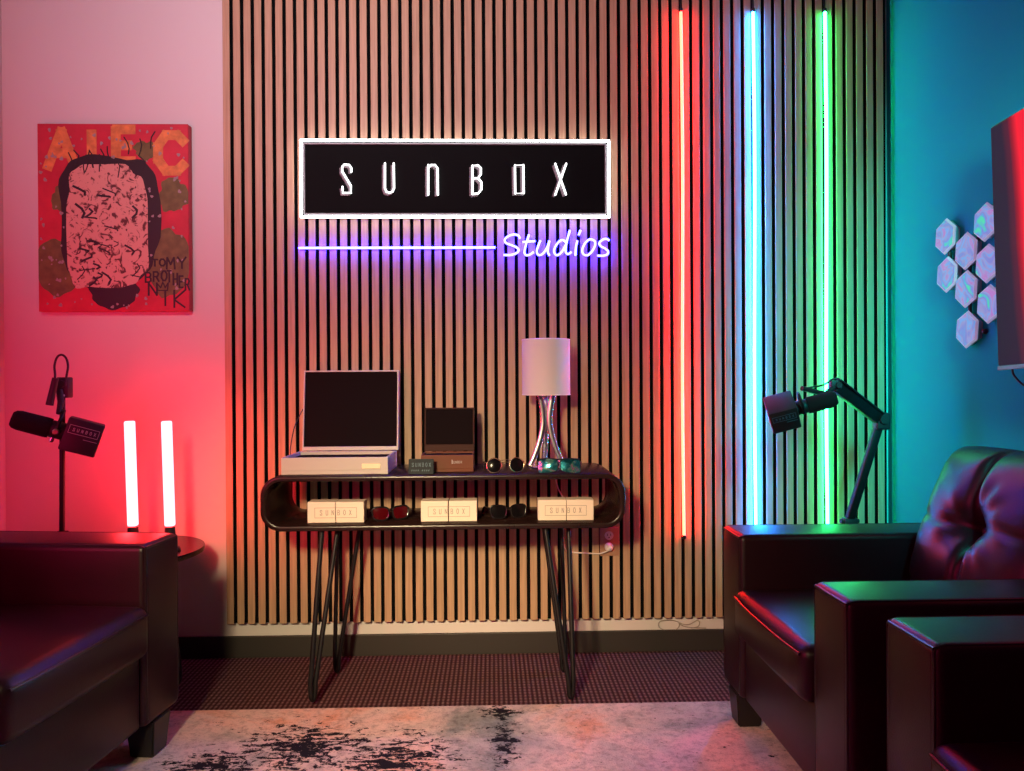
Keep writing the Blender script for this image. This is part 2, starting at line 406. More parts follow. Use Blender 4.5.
for cf, strokes in SIGN:
    bm = bmesh.new(); bb = bmesh.new()
    for st in strokes:
        ps = [PY(*cf(s), YS - 0.042) - V((cx, YS, cz)) for s in st]
        cl = st[0] == st[-1]
        if cl: ps = ps[:-1]
        tube(ps, 0.0036, 8, closed=cl, bm=bm)
        for c in ps: bmesh.ops.create_uvsphere(bm, u_segments=8, v_segments=6, radius=0.0036, matrix=M.Translation(c))
        tube([p + V((-0.007, 0.007, -0.0055)) for p in ps], 0.0052, 8, closed=cl, bm=bb)
    lt = obj('letter', bm, LETTERW, sg)
    obj('letter_body', bb, LETTERGREY, lt)

# ------------------------------------------------------------------ blue script sign and line
def cs(p): return PY(490 + p[0] / 7.877, 225 + p[1] / 7.877, YS - 0.024)
STU = [
 [[(235, 107), (224, 84), (192, 75), (152, 84), (118, 112), (125, 140), (165, 158), (207, 175), (226, 197), (207, 222), (160, 236), (105, 236)]],
 [[(308, 75), (290, 130), (275, 190), (272, 220), (285, 238), (312, 234), (345, 212)], [(255, 134), (358, 127)]],
 [[(398, 120), (380, 165), (369, 205), (378, 233), (402, 235), (432, 208), (455, 165), (468, 123)], [(468, 123), (457, 180), (456, 215), (470, 242)]],
 [[(596, 135), (568, 117), (535, 140), (510, 182), (506, 216), (525, 238), (552, 225), (580, 190), (600, 150)], [(630, 40), (605, 130), (596, 190), (600, 220), (616, 229), (642, 212)]],
 [[(688, 122), (676, 180), (673, 242)], [(714, 40), (697, 82)]],
 [[(775, 118), (745, 150), (727, 195), (735, 228), (765, 239), (800, 212), (826, 166), (826, 130), (802, 114)]],
 [[(940, 124), (922, 110), (890, 114), (862, 140), (871, 165), (906, 185), (929, 206), (925, 229), (895, 241), (845, 241)]]]
so = cs((520, 242)); so.y = YS
ss = thing('neon_script_sign', 'blue glowing cursive word Studios on the slats under the black sign', 'sign', so)
for k, strokes in enumerate(STU):
    bm = bmesh.new()
    for st in strokes:
        ps = smooth_path([cs(s) - so for s in st], 5, closed=(k == 5))
        tube(ps, 0.0043, 8, closed=(k == 5), bm=bm)
    a = strokes[0][0]; 
    l_ = obj('letter', bm, NEONB, ss)
    for st in strokes:
        p = cs(st[len(st) // 2]) - so; obj('standoff', tube([p, V((p.x, 0.002, p.z))], 0.003, 6), SIGNBLACK, l_)
la, lb = PY(298.5, 248, YS - 0.014), PY(495.5, 247.5, YS - 0.014)
nl = thing('neon_line', 'straight horizontal blue glowing neon line under the black sign', 'neon light', (la.x, YS, la.z))
obj('tube', tube([(0, -0.014, 0), (lb.x - la.x, -0.014, lb.z - la.z)], 0.0045, 10), NEONB, nl)
for u in (0.02, 0.35, 0.68, 0.98):
    xx = (lb.x - la.x) * u; obj('standoff', tube([(xx, -0.014, 0), (xx, 0.002, 0)], 0.003, 6), SIGNBLACK, nl)

# ------------------------------------------------------------------ canvas painting (abstract stand-in)
ptl = PY(37, 123.5, WY - 0.035); pbr = PY(189.5, 311, WY - 0.035)
pw, ph = pbr.x - ptl.x, ptl.z - pbr.z
pt = thing('canvas_painting', 'red canvas painting with orange letters and black and peach abstract shapes on the pink wall', 'painting', (ptl.x, WY, pbr.z))
RED = mat('red_paint', (0.52, 0.022, 0.045), 0.5, var=0.15, vscale=14); ORG = mat('orange_paint', (0.62, 0.22, 0.06), 0.5, var=0.25, vscale=40)
OLV = mat('olive_paint', (0.14, 0.12, 0.035), 0.5, var=0.25, vscale=30); BLK = mat('black_paint', (0.018, 0.010, 0.012), 0.5); GRYP = mat('grey_paint_fleck', (0.32, 0.27, 0.26), 0.5)
def peach_mat():
    m, n, l, p = nodes('peach_paint_with_black_marks')
    tc = n.new('ShaderNodeTexCoord')
    t = n.new('ShaderNodeTexNoise'); t.inputs['Scale'].default_value = 26; t.inputs['Detail'].default_value = 5; t.inputs['Distortion'].default_value = 2.2
    r = n.new('ShaderNodeValToRGB'); e = r.color_ramp.elements
    e[0].position = 0.40; e[0].color = (0.10, 0.03, 0.025, 1); e[1].position = 0.47; e[1].color = (0.64, 0.35, 0.27, 1)
    l.new(tc.outputs['Object'], t.inputs[0]); l.new(t.outputs[0], r.inputs[0]); l.new(r.outputs[0], p.inputs['Base Color']); p.inputs['Roughness'].default_value = 0.5
    return m
PEA = peach_mat()
obj('canvas', box((0, -0.035, 0), (pw, 0, ph), 0.002, 1), RED, pt, False)
bm = bmesh.new()
def blob(cx_, cz_, rx, rz, wob, y, idx, n=40, ph_=0.0, sq=2.0):
    poly = []
    for i in range(n):
        a = 2 * pi * i / n; k = 1 + wob * (sin(3 * a + ph_) * .5 + sin(7 * a + 2 * ph_) * .3 + sin(11 * a + ph_ * 3) * .25)
        c_, s_ = cos(a), sin(a); e = 2 / sq
        poly.append((min(max((cx_ + rx * k * abs(c_) ** e * (1 if c_ > 0 else -1)) * pw, 0.001), pw - 0.001), min(max((cz_ + rz * k * abs(s_) ** e * (1 if s_ > 0 else -1)) * ph, 0.001), ph - 0.001)))
    prism(poly, -0.0352 - y, -0.0345, bm, idx)
for a in [(0.14, 0.24, 0.17, 0.15, 0.12, .0002, 1, 40, 0.4), (0.87, 0.26, 0.15, 0.18, 0.12, .0002, 1, 40, 1.2), (0.9, 0.62, 0.10, 0.09, 0.2, .0002, 1, 40, 2.1), (0.16, 0.6, 0.07, 0.07, 0.2, .0002, 1, 40, 3.0), (0.72, 0.86, 0.08, 0.05, .25, .0002, 1, 40, 0.2)]: blob(*a)
# orange letters across the top
for ch, u0, u1, v0, v1 in (('A', 0.07, 0.25, 0.77, 0.96), ('L', 0.36, 0.44, 0.78, 0.95), ('E', 0.52, 0.64, 0.80, 0.97), ('C', 0.80, 0.97, 0.75, 0.94)):
    for st in GL[ch]: ribbon([((u0 + u * (u1 - u0)) * pw, (v0 + v * (v1 - v0)) * ph) for u, v in st], 0.036, -0.0356, -0.0345, bm, 2)
blob(0.47, 0.49, 0.33, 0.345, 0.07, .0008, 3, 60, 0.7, 3.4)
blob(0.50, 0.10, 0.16, 0.085, 0.12, .0008, 3, 50, 0.2, 2.2)
blob(0.455, 0.45, 0.27, 0.33, 0.07, .0012, 4, 60, 2.0, 4.0)
for _ in range(24):      # loose black brush marks
    u, v = random.uniform(.26, .66), random.uniform(.16, .70); ang = random.uniform(0, pi); L_ = random.uniform(.03, .09)
    pts = [(pw * (u + cos(ang) * L_ * k + 0.02 * sin(k * 5 + ang)), ph * (v + sin(ang) * L_ * k)) for k in (-.5, -.2, .1, .4)]
    ribbon(pts, random.uniform(.003, .010), -0.0368, -0.0345, bm, 3)
for _ in range(14):
    u, v = random.uniform(.2, .8), random.uniform(.80, .96); pts = [(pw * (u + random.uniform(-.02, .02)), ph * (v - 0.03 * k)) for k in range(4)]
    ribbon(pts, 0.004, -0.0368, -0.0345, bm, 3)
for _ in range(150):
    u, v = random.uniform(.02, .98), random.uniform(.02, .98)
    if .2 < u < .72 and .1 < v < .8: continue
    s_ = random.uniform(.004, .012); blob(u, v, s_, s_ * .9, 0.4, .0014, 5, 9, random.uniform(0, 6))
def hand(s, u, v, cw, h, gap, slope=0.0, wd=0.006): text(s, u * pw, v * ph, cw * pw, h * ph, gap * pw, wd, -0.0370, -0.0345, bm, 3, slope)
hand('TO', .755, .24, .035, .035, .015, 0.05); hand('MY', .85, .225, .055, .06, .02, 0.05)
hand('BRO', .71, .155, .035, .05, .018, 0.1); hand('THER', .855, .155, .026, .06, .014, -0.45); 
hand('N', .73, .085, .055, .065, .0); hand('I', .82, .03, .04, .075, 0); hand('K', .90, .02, .07, .09, 0)
ribbon([(pw * u, ph * v) for u, v in ((.79, .11), (.785, .15), (.81, .125), (.825, .155), (.84, .125), (.86, .15), (.855, .11), (.79, .11))], 0.004, -0.0370, -0.0345, bm, 3)
obj('painted_image', bm, [RED, OLV, ORG, BLK, PEA, GRYP], pt, False)

# ------------------------------------------------------------------ rug
ry1 = PZ(450, 705.5, 0.01).y
bl = []
for (px, py, rx, ry) in ((300, 748, .30, .24), (390, 760, .26, .24), (505, 740, .07, .26), (500, 712, .10, .07), (215, 765, .20, .12)):
    q = PZ(px, py, 0.01); bl.append((q.x, q.y, rx, ry))
rug = obj('rug', box((-1.28, 0.15, 0.0), (1.20, ry1, 0.010), 0.004, 2), rug_mat(bl), None, False)
tag(rug, 'pale pink and grey distressed rug with black blotches on the floor', 'rug')

# ------------------------------------------------------------------ armchairs
CW, AW, CD, AH = 0.82, 0.165, 0.80, 0.586
def rounded_cushion(lo, hi, bulge=0.012, bev=0.03):
    b = box(lo, hi, bev, 4)
    bmesh.ops.subdivide_edges(b, edges=[e for e in b.edges if e.calc_length() > 0.2], cuts=8, use_grid_fill=True)
    lo, hi = V(lo), V(hi); c = (lo + hi) / 2; h = (hi - lo) / 2
    for v in b.verts:
        q = V(((v.co[i] - c[i]) / h[i] for i in range(3)))
        v.co.z += bulge * (1 - q.x ** 2) * (1 - q.y ** 2) * (1 if q.z > 0 else 0)
        if q.x < 0: v.co.x -= bulge * (1 - q.y ** 2) * (1 - q.z ** 2)
    return b
def tufted(wd, ht, th):
    """box pillow with a crossed seam and one deep button, local x = thickness (front is -x), y = width, z = up"""
    b = bmesh.new(); NU, NV = 72, 64
    def pt(u, v, side):
        a = max(0, 1 - abs(u) ** 7) ** .5 * max(0, 1 - abs(v) ** 7) ** .5
        y = u * wd / 2 * (1 - 0.045 * abs(v) ** 3); z = v * ht / 2 * (1 - 0.04 * abs(u) ** 3)
        if side > 0: return V((th * 0.5 * a, y, z))
        f = th * 0.5 * a + 0.035 * (1 - u * u) * (1 - v * v)
        rr_ = math.hypot(u * wd / 2, v * ht / 2); ang = math.atan2(v, u)
        edge = (1 - u ** 8) * (1 - v ** 8)
        uu = u - 0.05 * sin(v * 3.0)
        f -= 0.030 * math.exp(-(uu * wd / 2 / 0.012) ** 2) * edge
        f -= 0.010 * math.exp(-((v + 0.03 * sin(u * 4)) * ht / 2 / 0.008) ** 2) * edge
        f -= 0.075 * math.exp(-(rr_ / 0.050) ** 1.3)
        f += 0.003 * math.exp(-((rr_ - 0.085) / 0.05) ** 2) * sin(ang * 9 + 1.5 * sin(ang * 3)) * edge
        f += 0.003 * sin(2 * u * pi) ** 2 * sin(2 * v * pi) ** 2 * edge
        return V((-f, y, z))
    def remap(t): return math.copysign(1 - (1 - abs(t)) ** 1.6, t)
    G = {}
    for side in (-1, 1):
        for i in range(NU + 1):
            for j in range(NV + 1):
                bd = i in (0, NU) or j in (0, NV)
                if side > 0 and bd: G[side, i, j] = G[-1, i, j]; continue
                G[side, i, j] = b.verts.new(pt(remap(2 * i / NU - 1), remap(2 * j / NV - 1), side))
        for i in range(NU):
            for j in range(NV):
                f = (G[side, i, j], G[side, i + 1, j], G[side, i + 1, j + 1], G[side, i, j + 1])
                b.faces.new(f if side < 0 else f[::-1])
    return b
def armchair(label, loc, rot):
    t = thing('armchair', label, 'armchair', loc, rot, 'black leather armchairs')
    iw = CW / 2 - AW
    for s in (-1, 1):
        y_in, y_out = s * iw, s * CW / 2
        a = obj('arm', box((0, min(y_in, y_out), 0.11), (CD, max(y_in, y_out), AH), 0.018, 4), LEATHER, t)
        g = 0.010; ya, yb = y_in + s * g, y_out - s * g
        loop = [(0.004, ya, 0.13), (0.004, ya, AH - g), (0.004, yb, AH - g), (0.004, yb, 0.13)]
        bm = tube(loop[0:2], 0.004, 8); tube(loop[1:3], 0.004, 8, bm=bm); tube(loop[2:4], 0.004, 8, bm=bm)
        for yy in (ya, yb): tube([(0.004, yy, AH - g + .002), (0.02, yy, AH - 0.003), (CD - 0.03, yy, AH - 0.003)], 0.003, 8, bm=bm)
        obj('piping', bm, PIPING, a)
    obj('seat_rail', box((0.012, -iw + .001, 0.11), (CD - 0.1, iw - .001, 0.305), 0.012, 3), LEATHER, t)
    c = obj('seat_cushion', rounded_cushion((-0.022, -iw + .003, 0.302), (0.60, iw - .003, 0.435)), LEATHER, t)
    bm = tube(smooth_path([(-0.021, -iw + .02, 0.414), (-0.031, -iw * .4, 0.416), (-0.031, iw * .4, 0.416), (-0.021, iw - .02, 0.414)], 6), 0.0035, 8)
    obj('piping', bm, PIPING, c)
    bb = box((0.70, -iw + .001, 0.13), (CD, iw - .001, 0.74), 0.025, 4); obj('back_frame', bb, LEATHER, t)
    tp = tufted(iw * 2 + 0.03, 0.46, 0.15); tp.transform(M.Translation((0.595, 0, 0.625)) @ M.Rotation(R(20), 4, 'Y'))
    bc = obj('back_cushion', tp, LEATHER, t, angle=180)
    bt = lathe([(0, 0.008), (0.008, 0.007), (0.013, 0.003), (0.014, 0), (0, -0.004)], 20)
    bt.transform(M.Translation((0.595, 0, 0.625)) @ M.Rotation(R(20), 4, 'Y') @ M.Translation((-0.038, 0, 0)) @ M.Rotation(R(-90), 4, 'Y'))
    obj('button', bt, LEATHER, bc)
    for x in (0.044, CD - 0.06):
        for s in (-1, 1):
            yy = s * (CW / 2 - 0.085); b = bmesh.new(); bmesh.ops.create_cube(b, size=1)
            for v in b.verts:
                k = 0.042 if v.co.z > 0 else 0.033
                v.co = V((x + v.co.x * 2 * k, yy + v.co.y * 2 * k, 0.111 if v.co.z > 0 else 0.0101 if x < .1 else 0.0101))
            bmesh.ops.bevel(b, geom=b.edges[:], offset=0.004, segments=2, affect='EDGES')
            obj('leg', b, LEGWOOD, t)
    return t
armchair('black leather armchair with tufted back cushion beside the green neon tube', (0.708, 1.892, 0), 0)
armchair('black leather armchair nearest the camera at bottom right corner', (0.736, 0.985, 0), 0)
LC = R(180 - 6)
fd = V((cos(R(-6)), sin(R(-6)), 0)); sd = V((-sin(R(-6)), cos(R(-6)), 0))
corner = V((-0.907, 2.19, 0))
lch = armchair('black leather armchair at left in front of the red light bars', corner - sd * CW / 2 * 1.08, LC); lch.scale = (1, 1.08, 1.03)

# ------------------------------------------------------------------ round side table, red light bars
TC = V((PY(124, 540, 2.57).x, 2.585, 0)); TZ = 0.468
tb = thing('side_table', 'round dark side table behind the left armchair', 'table', TC)
obj('tabletop', lathe([(0, TZ - 0.022), (0.235, TZ - 0.022), (0.248, TZ - 0.016), (0.25, TZ - 0.006), (0.247, TZ), (0, TZ)], 64), WALNUT, tb)
obj('pedestal', lathe([(0, 0), (0.17, 0), (0.172, 0.02), (0.165, 0.10), (0.135, 0.25), (0.10, 0.40), (0.085, TZ - 0.0215), (0, TZ - 0.0215)], 48), LEGWOOD, tb)
for px, lab in ((131, 'left glowing red light bar of the pair on the round side table'), (168, 'right glowing red light bar of the pair on the round side table')):
    top = PY(px - 1.5, 421, 2.56); bot = PY(px + 2, 526, 2.56)
    t = thing('light_bar', lab, 'light', (bot.x, 2.56, TZ), 0, 'red light bars')
    obj('base', lathe([(0, 0.0003), (0.032, 0.0003), (0.034, 0.004), (0.03, 0.012), (0.02, 0.014), (0.016, bot.z - TZ - 0.002), (0, bot.z - TZ - 0.002)], 32), SOFTBLACK, t)
    a = V((0, 0, bot.z - TZ)); b = V((top.x - bot.x, 0, top.z - TZ))
    bm = box((-0.0150, -0.012, 0), (0.0150, 0.012, (b - a).length), 0.005, 3); BT = M.Translation(a) @ M.Rotation(math.atan2(b.x - a.x, b.z - a.z), 4, 'Y'); bm.transform(BT)
    # keep the bar's broad side to the room
    obj('diffuser', bm, BARLIGHT, t)

# ------------------------------------------------------------------ microphones
def microphone(label, P, axis, up, s=1.0, turn=False):
    """P = collar centre; axis points from foam end to the square head; up = towards the label face's top"""
    ax = V(axis).normalized(); z = V(up); z = (z - ax * z.dot(ax)).normalized(); y = z.cross(ax)
    mt = M((ax, y, z)).transposed().to_4x4()         # local x=axis, z=up, front of label is -y
    t = thing('microphone', label, 'microphone', P, 0, 'black broadcast microphones'); 
    mx = mt @ M.Scale(s, 4)
    def add(n_, b, m_, par=t): b.transform(mx); return obj(n_, b, m_, par)
    X = M.Rotation(R(90), 4, 'Y')
    add('windscreen', lathe([(0, -0.122), (0.020, -0.120), (0.026, -0.113), (0.029, -0.100), (0.030, -0.03), (0.029, -0.018), (0, -0.018)], 32, mtx=X), FOAM)
    add('collar', lathe([(0, -0.020), (0.024, -0.020), (0.026, -0.012), (0.026, 0.018), (0.022, 0.022), (0, 0.022)], 32, mtx=X), SOFTBLACK)
    hd = add('head', box((0.020, -0.050, -0.050), (0.120, 0.050, 0.050), 0.005, 2), SOFTBLACK)
    b = bmesh.new(); y0, y1 = -0.0506, -0.0495
    for a_, c_ in (((0.030, 0.005), (0.110, 0.005)), ((0.030, 0.029), (0.110, 0.029)), ((0.030, 0.005), (0.030, 0.029)), ((0.110, 0.005), (0.110, 0.029))): ribbon([a_, c_], 0.0013, y0, y1, b)
    text('SUNBOX', 0.041, 0.0125, 0.0042, 0.009, 0.0072, 0.0014, y0, y1, b)
    ribbon([(0.075, -0.006), (0.112, -0.006)], 0.0012, y0, y1, b)
    if turn: b.transform(M.Translation((0.07, 0, 0)) @ M.Rotation(pi, 4, 'Z') @ M.Translation((-0.07, 0, 0)))
    add('label_print', b, TEALINK if turn else SILVERINK, hd)
    add('yoke', tube([(0, -0.030, -0.006), (0, -0.036, 0.02), (0, -0.02, 0.052), (0, 0, 0.060), (0, 0.02, 0.052), (0, 0.036, 0.02), (0, 0.030, -0.006)], 0.005, 10), BLACKMETAL)
    add('knob', lathe([(0, 0), (0.009, 0), (0.009, 0.008), (0.006, 0.011), (0, 0.011)], 20, mtx=M.Translation((0, -0.032, -0.004)) @ M.Rotation(R(90), 4, 'X')), BRASS)
    add('clamp_screw', lathe([(0, 0), (0.006, 0), (0.007, 0.01), (0.004, 0.014), (0, 0.014)], 16, mtx=M.Translation((-0.004, -0.01, -0.024)) @ M.Rotation(R(180), 4, 'X')), CHROME)
    return t, mx
# left one, on a small arm standing on the side table
YM = 2.42
mc = PY(57, 430, YM); e1 = PY(16, 415, YM); e2 = PY(97, 444, YM)
_, mxl = microphone('black microphone with square head in front of the pink wall at left', mc, (e2 - e1) + V((0, 0.125, 0)), (0, 0.0, 1), 1.06)
bx = PY(62, 527, YM + 0.05)
bo = thing('boom_arm', 'upright black microphone arm with cable loop standing on the round side table', 'microphone stand', (bx.x, bx.y, TZ))
def L_(p): return V(p) - V((bx.x, bx.y, TZ))
obj('base', lathe([(0, 0.0003), (0.050, 0.0003), (0.052, 0.006), (0.046, 0.014), (0.018, 0.018), (0.016, 0.05), (0, 0.05)], 32), BLACKMETAL, bo)
bm = box((-0.016, -0.012, 0.045), (0.016, 0.012, 0.088), 0.003, 2); tube([(-0.022, 0, 0.07), (0.022, 0, 0.07)], 0.006, 12, bm=bm); obj('lower_joint', bm, SOFTBLACK, bo)
hd = PY(62.5, 384, YM + 0.05)
obj('post', tube([V((0, 0, 0.08)), L_(hd) - V((0, 0, 0.012))], 0.0085, 14), BLACKMETAL, bo)
j = L_(hd)
bm = box(j + V((-0.012, -0.016, -0.045)), j + V((0.026, 0.016, 0.022)), 0.004, 2); tube([j + V((0.008, -0.024, 0.0)), j + V((0.008, 0.024, 0.0))], 0.011, 16, bm=bm); obj('head_joint', bm, SOFTBLACK, bo)
p2 = L_(PY(61, 402, YM + 0.02)); p3 = L_(mc + V((0.006, 0.0, 0.052)))
obj('mount_link', tube([j + V((0.002, -0.02, -0.02)), p2, p3], [0.010, 0.010, 0.008], 12), SOFTBLACK, bo)
sc_ = L_(PY(53, 392, YM)); obj('tension_cylinder', tube([L_(PY(55.5, 378, YM)), L_(PY(49.5, 405, YM))], [0.0095, 0.0115], 14), SOFTBLACK, bo)
obj('ring', tube([j + V((0.004, -0.018, -0.034)), j + V((0.004, -0.018, -0.040))], 0.013, 16), SILVERINK, bo)
loop = [L_(PY(a, b, YM - .005)) for a, b in ((51.5, 404), (52, 392), (55, 377), (54.5, 366), (57, 357.5), (61.5, 354.8), (66, 358), (68, 366), (66.5, 376), (65, 386))]
cb = obj('cable', tube(smooth_path(loop, 6), 0.0036, 8), CABLE, bo)
# right one: folding boom arm on a floor post behind the chair
YB = 2.56
b0 = PY(849, 521, YB); el = PY(880.5, 419, YB - 0.03); tp = PY(836, 385, YB - 0.10); mr = PY(802, 407, YB - 0.17)
bo = thing('boom_arm', 'folding black boom arm behind the right armchair in front of the green neon tube', 'microphone stand', (b0.x, b0.y, 0))
def L_(p): return V(p) - V((b0.x, b0.y, 0))
obj('floor_base', lathe([(0, 0.0003), (0.13, 0.0003), (0.132, 0.008), (0.12, 0.016), (0.02, 0.022), (0.016, 0.04), (0, 0.04)], 40), BLACKMETAL, bo)
obj('post', tube([(0, 0, 0.03), (0, 0, b0.z - 0.02)], 0.012, 14), BLACKMETAL, bo)
bm = box(V((-0.020, -0.014, b0.z - 0.03)), V((0.026, 0.014, b0.z + 0.012)), 0.004, 2); tube([(-0.03, 0, b0.z), (0.034, 0, b0.z)], 0.008, 12, bm=bm); obj('lower_joint', bm, SOFTBLACK, bo)
def channel(a, b, wd, th, m_, n_):
    d = V(b) - V(a); bm = box((-wd / 2, -th / 2, 0), (wd / 2, th / 2, d.length), 0.005, 3)
    zz = d.normalized(); yy = (V((0, 1, 0)) - zz * zz.y).normalized(); xx = yy.cross(zz)
    mt = M((xx, yy, zz)).transposed().to_4x4(); bm.transform(M.Translation(V(a)) @ mt); return obj(n_, bm, m_, bo)
channel(L_(b0), L_(el), 0.027, 0.026, BLACKMETAL, 'lower_arm')
e = L_(el); bm = box(e + V((-0.022, -0.02, -0.036)), e + V((0.026, 0.02, 0.022)), 0.007, 3); tube([e + V((0, -0.03, 0)), e + V((0, 0.03, 0))], 0.015, 18, bm=bm); obj('elbow_joint', bm, SOFTBLACK, bo)
channel(e, L_(tp), 0.046, 0.032, BLACKMETAL, 'upper_arm')
q = L_(tp); bm = box(q + V((-0.022, -0.016, -0.014)), q + V((0.016, 0.016, 0.016)), 0.005, 2); tube([q + V((0, -0.024, 0)), q + V((0, 0.024, 0))], 0.010, 16, bm=bm); obj('wrist_joint', bm, SOFTBLACK, bo)
mend = L_(mr) + V((0.008, 0.02, 0.060))
obj('mount_link', tube([q, q + V((-0.045, -0.02, -0.03)), mend], [0.010, 0.009, 0.008], 12), SOFTBLACK, bo)
obj('cable', tube(smooth_path([mend + V((0.01, 0, .0)), q + V((-0.05, -0.012, 0.0)), q + V((-0.01, -0.02, 0.022)), q + V((0.03, -0.018, -0.0)), (e + q) / 2 + V((0.0, -0.024, 0.02)), e + V((0, -0.022, 0.02))], 6), 0.0032, 8), CABLE, bo)
microphone('black microphone with square head on the folding boom arm at right', mr, V((-0.90, 0.30, -0.27)), (-0.10, -0.62, 0.8), 0.9, True)

# ------------------------------------------------------------------ console table
YT0, YT1 = 2.46, 2.79
ta = PY(260, 500, YT0); tbx = PY(625.5, 500, YT0)
tz1 = PY(440, 475, YT0).z; tz0 = PY(440, 530, YT0).z
tw, th = tbx.x - ta.x, tz1 - tz0
ct = thing('console_table', 'dark rounded console table with open shelf and black hairpin legs', 'table', (ta.x, YT0, 0))
def rrect(x0, x1, z0, z1, r, k=10):
    out = []
    for cx_, cz_, a0 in ((x1 - r, z0 + r, -90), (x1 - r, z1 - r, 0), (x0 + r, z1 - r, 90), (x0 + r, z0 + r, 180)):
        out += [(cx_ + r * cos(R(a0 + 90 * i / k)), cz_ + r * sin(R(a0 + 90 * i / k))) for i in range(k + 1)]
    return out
TK = 0.018
b = bmesh.new(); O = rrect(0, tw, tz0, tz1, 0.066); I = rrect(TK, tw - TK, tz0 + TK, tz1 - TK, 0.049)
rings = []
for poly, yy in ((O, 0.003), (O, YT1 - YT0), (I, YT1 - YT0), (I, 0.003)): rings.append([b.verts.new((x, yy, z)) for x, z in poly])
fo = [b.verts.new((x, 0, z)) for x, z in rrect(0.003, tw - .003, tz0 + .003, tz1 - .003, 0.063)]; fi = [b.verts.new((x, 0, z)) for x, z in rrect(TK - .003, tw - TK + .003, tz0 + TK - .003, tz1 - TK + .003, 0.052)]
seq = [rings[0], rings[1], rings[2], rings[3], fi, fo]
n = len(O)
for A, B in zip(seq, seq[1:] + seq[:1]):
    for i in range(n): b.faces.new((A[i], A[(i + 1) % n], B[(i + 1) % n], B[i]))
obj('shelf_body', b, WALNUT, ct, angle=50)
LP = [((313, 703), (322, 533), (338, 533), 2.43 + .06, 0), ((337, 671), (338, 533), (361, 533), 2.73, 1), ((571, 700), (545, 531), (568.5, 531), 2.49, 0), ((563.5, 670), (542, 531), (561, 531), 2.73, 1)]
to = V((ta.x, YT0, 0))
for foot, a, c, yt, rear in LP:
    f = PZ(*foot, 0.012); A = PY(*a, yt); C_ = PY(*c, yt + 0.05 * (1 - 2 * rear)); A.z = C_.z = tz0 + 0.001
    dx = (C_ - A).normalized() * 0.0095; z_ = V((0, 0, 0.0102 if f.y < ry1 - .01 else 0.0))
    f.z = 0.0225 if not rear else 0.012
    pts = [A, f - dx + V((0, 0, .05)), f - dx * .7 + V((0, 0, .012)), f - V((0, 0, .001)), f + dx * .7 + V((0, 0, .012)), f + dx + V((0, 0, .05)), C_]
    bm = tube([p - to for p in [A] + smooth_path(pts[1:6], 4) + [C_]], 0.0082 if not rear else 0.0075, 10)
    pl = (A + C_) / 2 - to; box(pl + V((-0.055, -0.03, -0.004)), pl + V((0.055, 0.03, -0.0005)), 0.001, 1, bm)
    obj('leg', bm, BLACKMETAL, ct)
TT = tz1 + 0.0004; TS = tz0 + TK + 0.0004

# ------------------------------------------------------------------ things on the console top
a = PY(281, 473, 2.50); c = PY(388, 473, 2.50); bw = c.x - a.x; bh = PY(300, 456.5, 2.50).z - PY(300, 473.5, 2.50).z; bd = 0.235
t = thing('display_box', 'large white display case with open black lined lid on the console table', 'box', (a.x, 2.50, TT))
bm = bmesh.new(); wl = 0.008
box((0, 0, 0), (bw, bd, 0.012), 0.001, 1, bm)
for lo, hi in (((0, 0, 0.012), (bw, wl, bh)), ((0, bd - wl, 0.012), (bw, bd, bh)), ((0, wl, 0.012), (wl, bd - wl, bh)), ((bw - wl, wl, 0.012), (bw, bd - wl, bh))): box(lo, hi, 0.0012, 1, bm)
obj('base', bm, WHITEBOX, t, False)
obj('lining', box((wl + .0003, wl + .0003, 0.0122), (bw - wl - .0003, bd - wl - .0003, bh - 0.012)), BLACKLINE, t, False)
bdg = box((bw * .755, -0.003, bh * .32), (bw * .93, -0.0002, bh * .62), 0.0012, 1); bo_ = obj('name_badge', bdg, BADGE, t, False); bo_['label'] = 'small cream name badge'
lh = 0.293
hin = M.Translation((0, bd + 0.001, bh + 0.002)) @ M.Rotation(R(-7), 4, 'X')
bm = bmesh.new()
lx, rx = 0.010, bw + 0.004
box((lx, 0.028, 0), (rx, 0.034, lh), 0.001, 1, bm, mtx=hin)
for lo, hi in (((lx, 0, 0), (rx, 0.028, 0.014)), ((lx, 0, lh - 0.005), (rx, 0.028, lh)), ((lx, 0, 0.014), (lx + 0.005, 0.028, lh - .005)), ((rx - 0.005, 0, 0.014), (rx, 0.028, lh - .005))): box(lo, hi, 0.001, 1, bm, mtx=hin)
lid = obj('lid', bm, WHITEBOX, t, False)
obj('lid_lining', box((lx + 0.0053, 0.004, 0.0145), (rx - .0053, 0.0275, lh - 0.0053), mtx=hin), BLACKLINE, lid, False)
obj('lid_strap', tube(smooth_path([hin @ V((lx - 0.001, 0.004, lh * .52)), V((-0.004, bd * .8, bh + .09)), V((-0.003, bd * .55, bh + .02)), V((0.004, bd * .45, bh + .001))], 6), 0.0018, 6), CABLE, t)

a = PY(436, 470, 2.54); c = PY(473.5, 470, 2.54); 
x0_ = PY(421, 470, 2.54).x; bw = c.x - x0_; bh = PY(450, 453.5, 2.54).z - PY(450, 470.5, 2.54).z; bd = 0.13
t = thing('sunglasses_case', 'small brown case with upright black lined lid on the console table', 'box', (x0_, 2.54, TT))
bm = bmesh.new(); wl = 0.005
box((0, 0, 0), (bw, bd, 0.01), 0.001, 1, bm)
for lo, hi in (((0, 0, 0.01), (bw, wl, bh)), ((0, bd - wl, 0.01), (bw, bd, bh)), ((0, wl, 0.01), (wl, bd - wl, bh)), ((bw - wl, wl, 0.01), (bw, bd - wl, bh))): box(lo, hi, 0.001, 1, bm)
obj('base', bm, BROWN, t, False)
obj('lining', box((wl + .0003, wl + .0003, 0.0102), (bw - wl - .0003, bd - wl - .0003, bh - 0.006)), BLACKLINE, t, False)
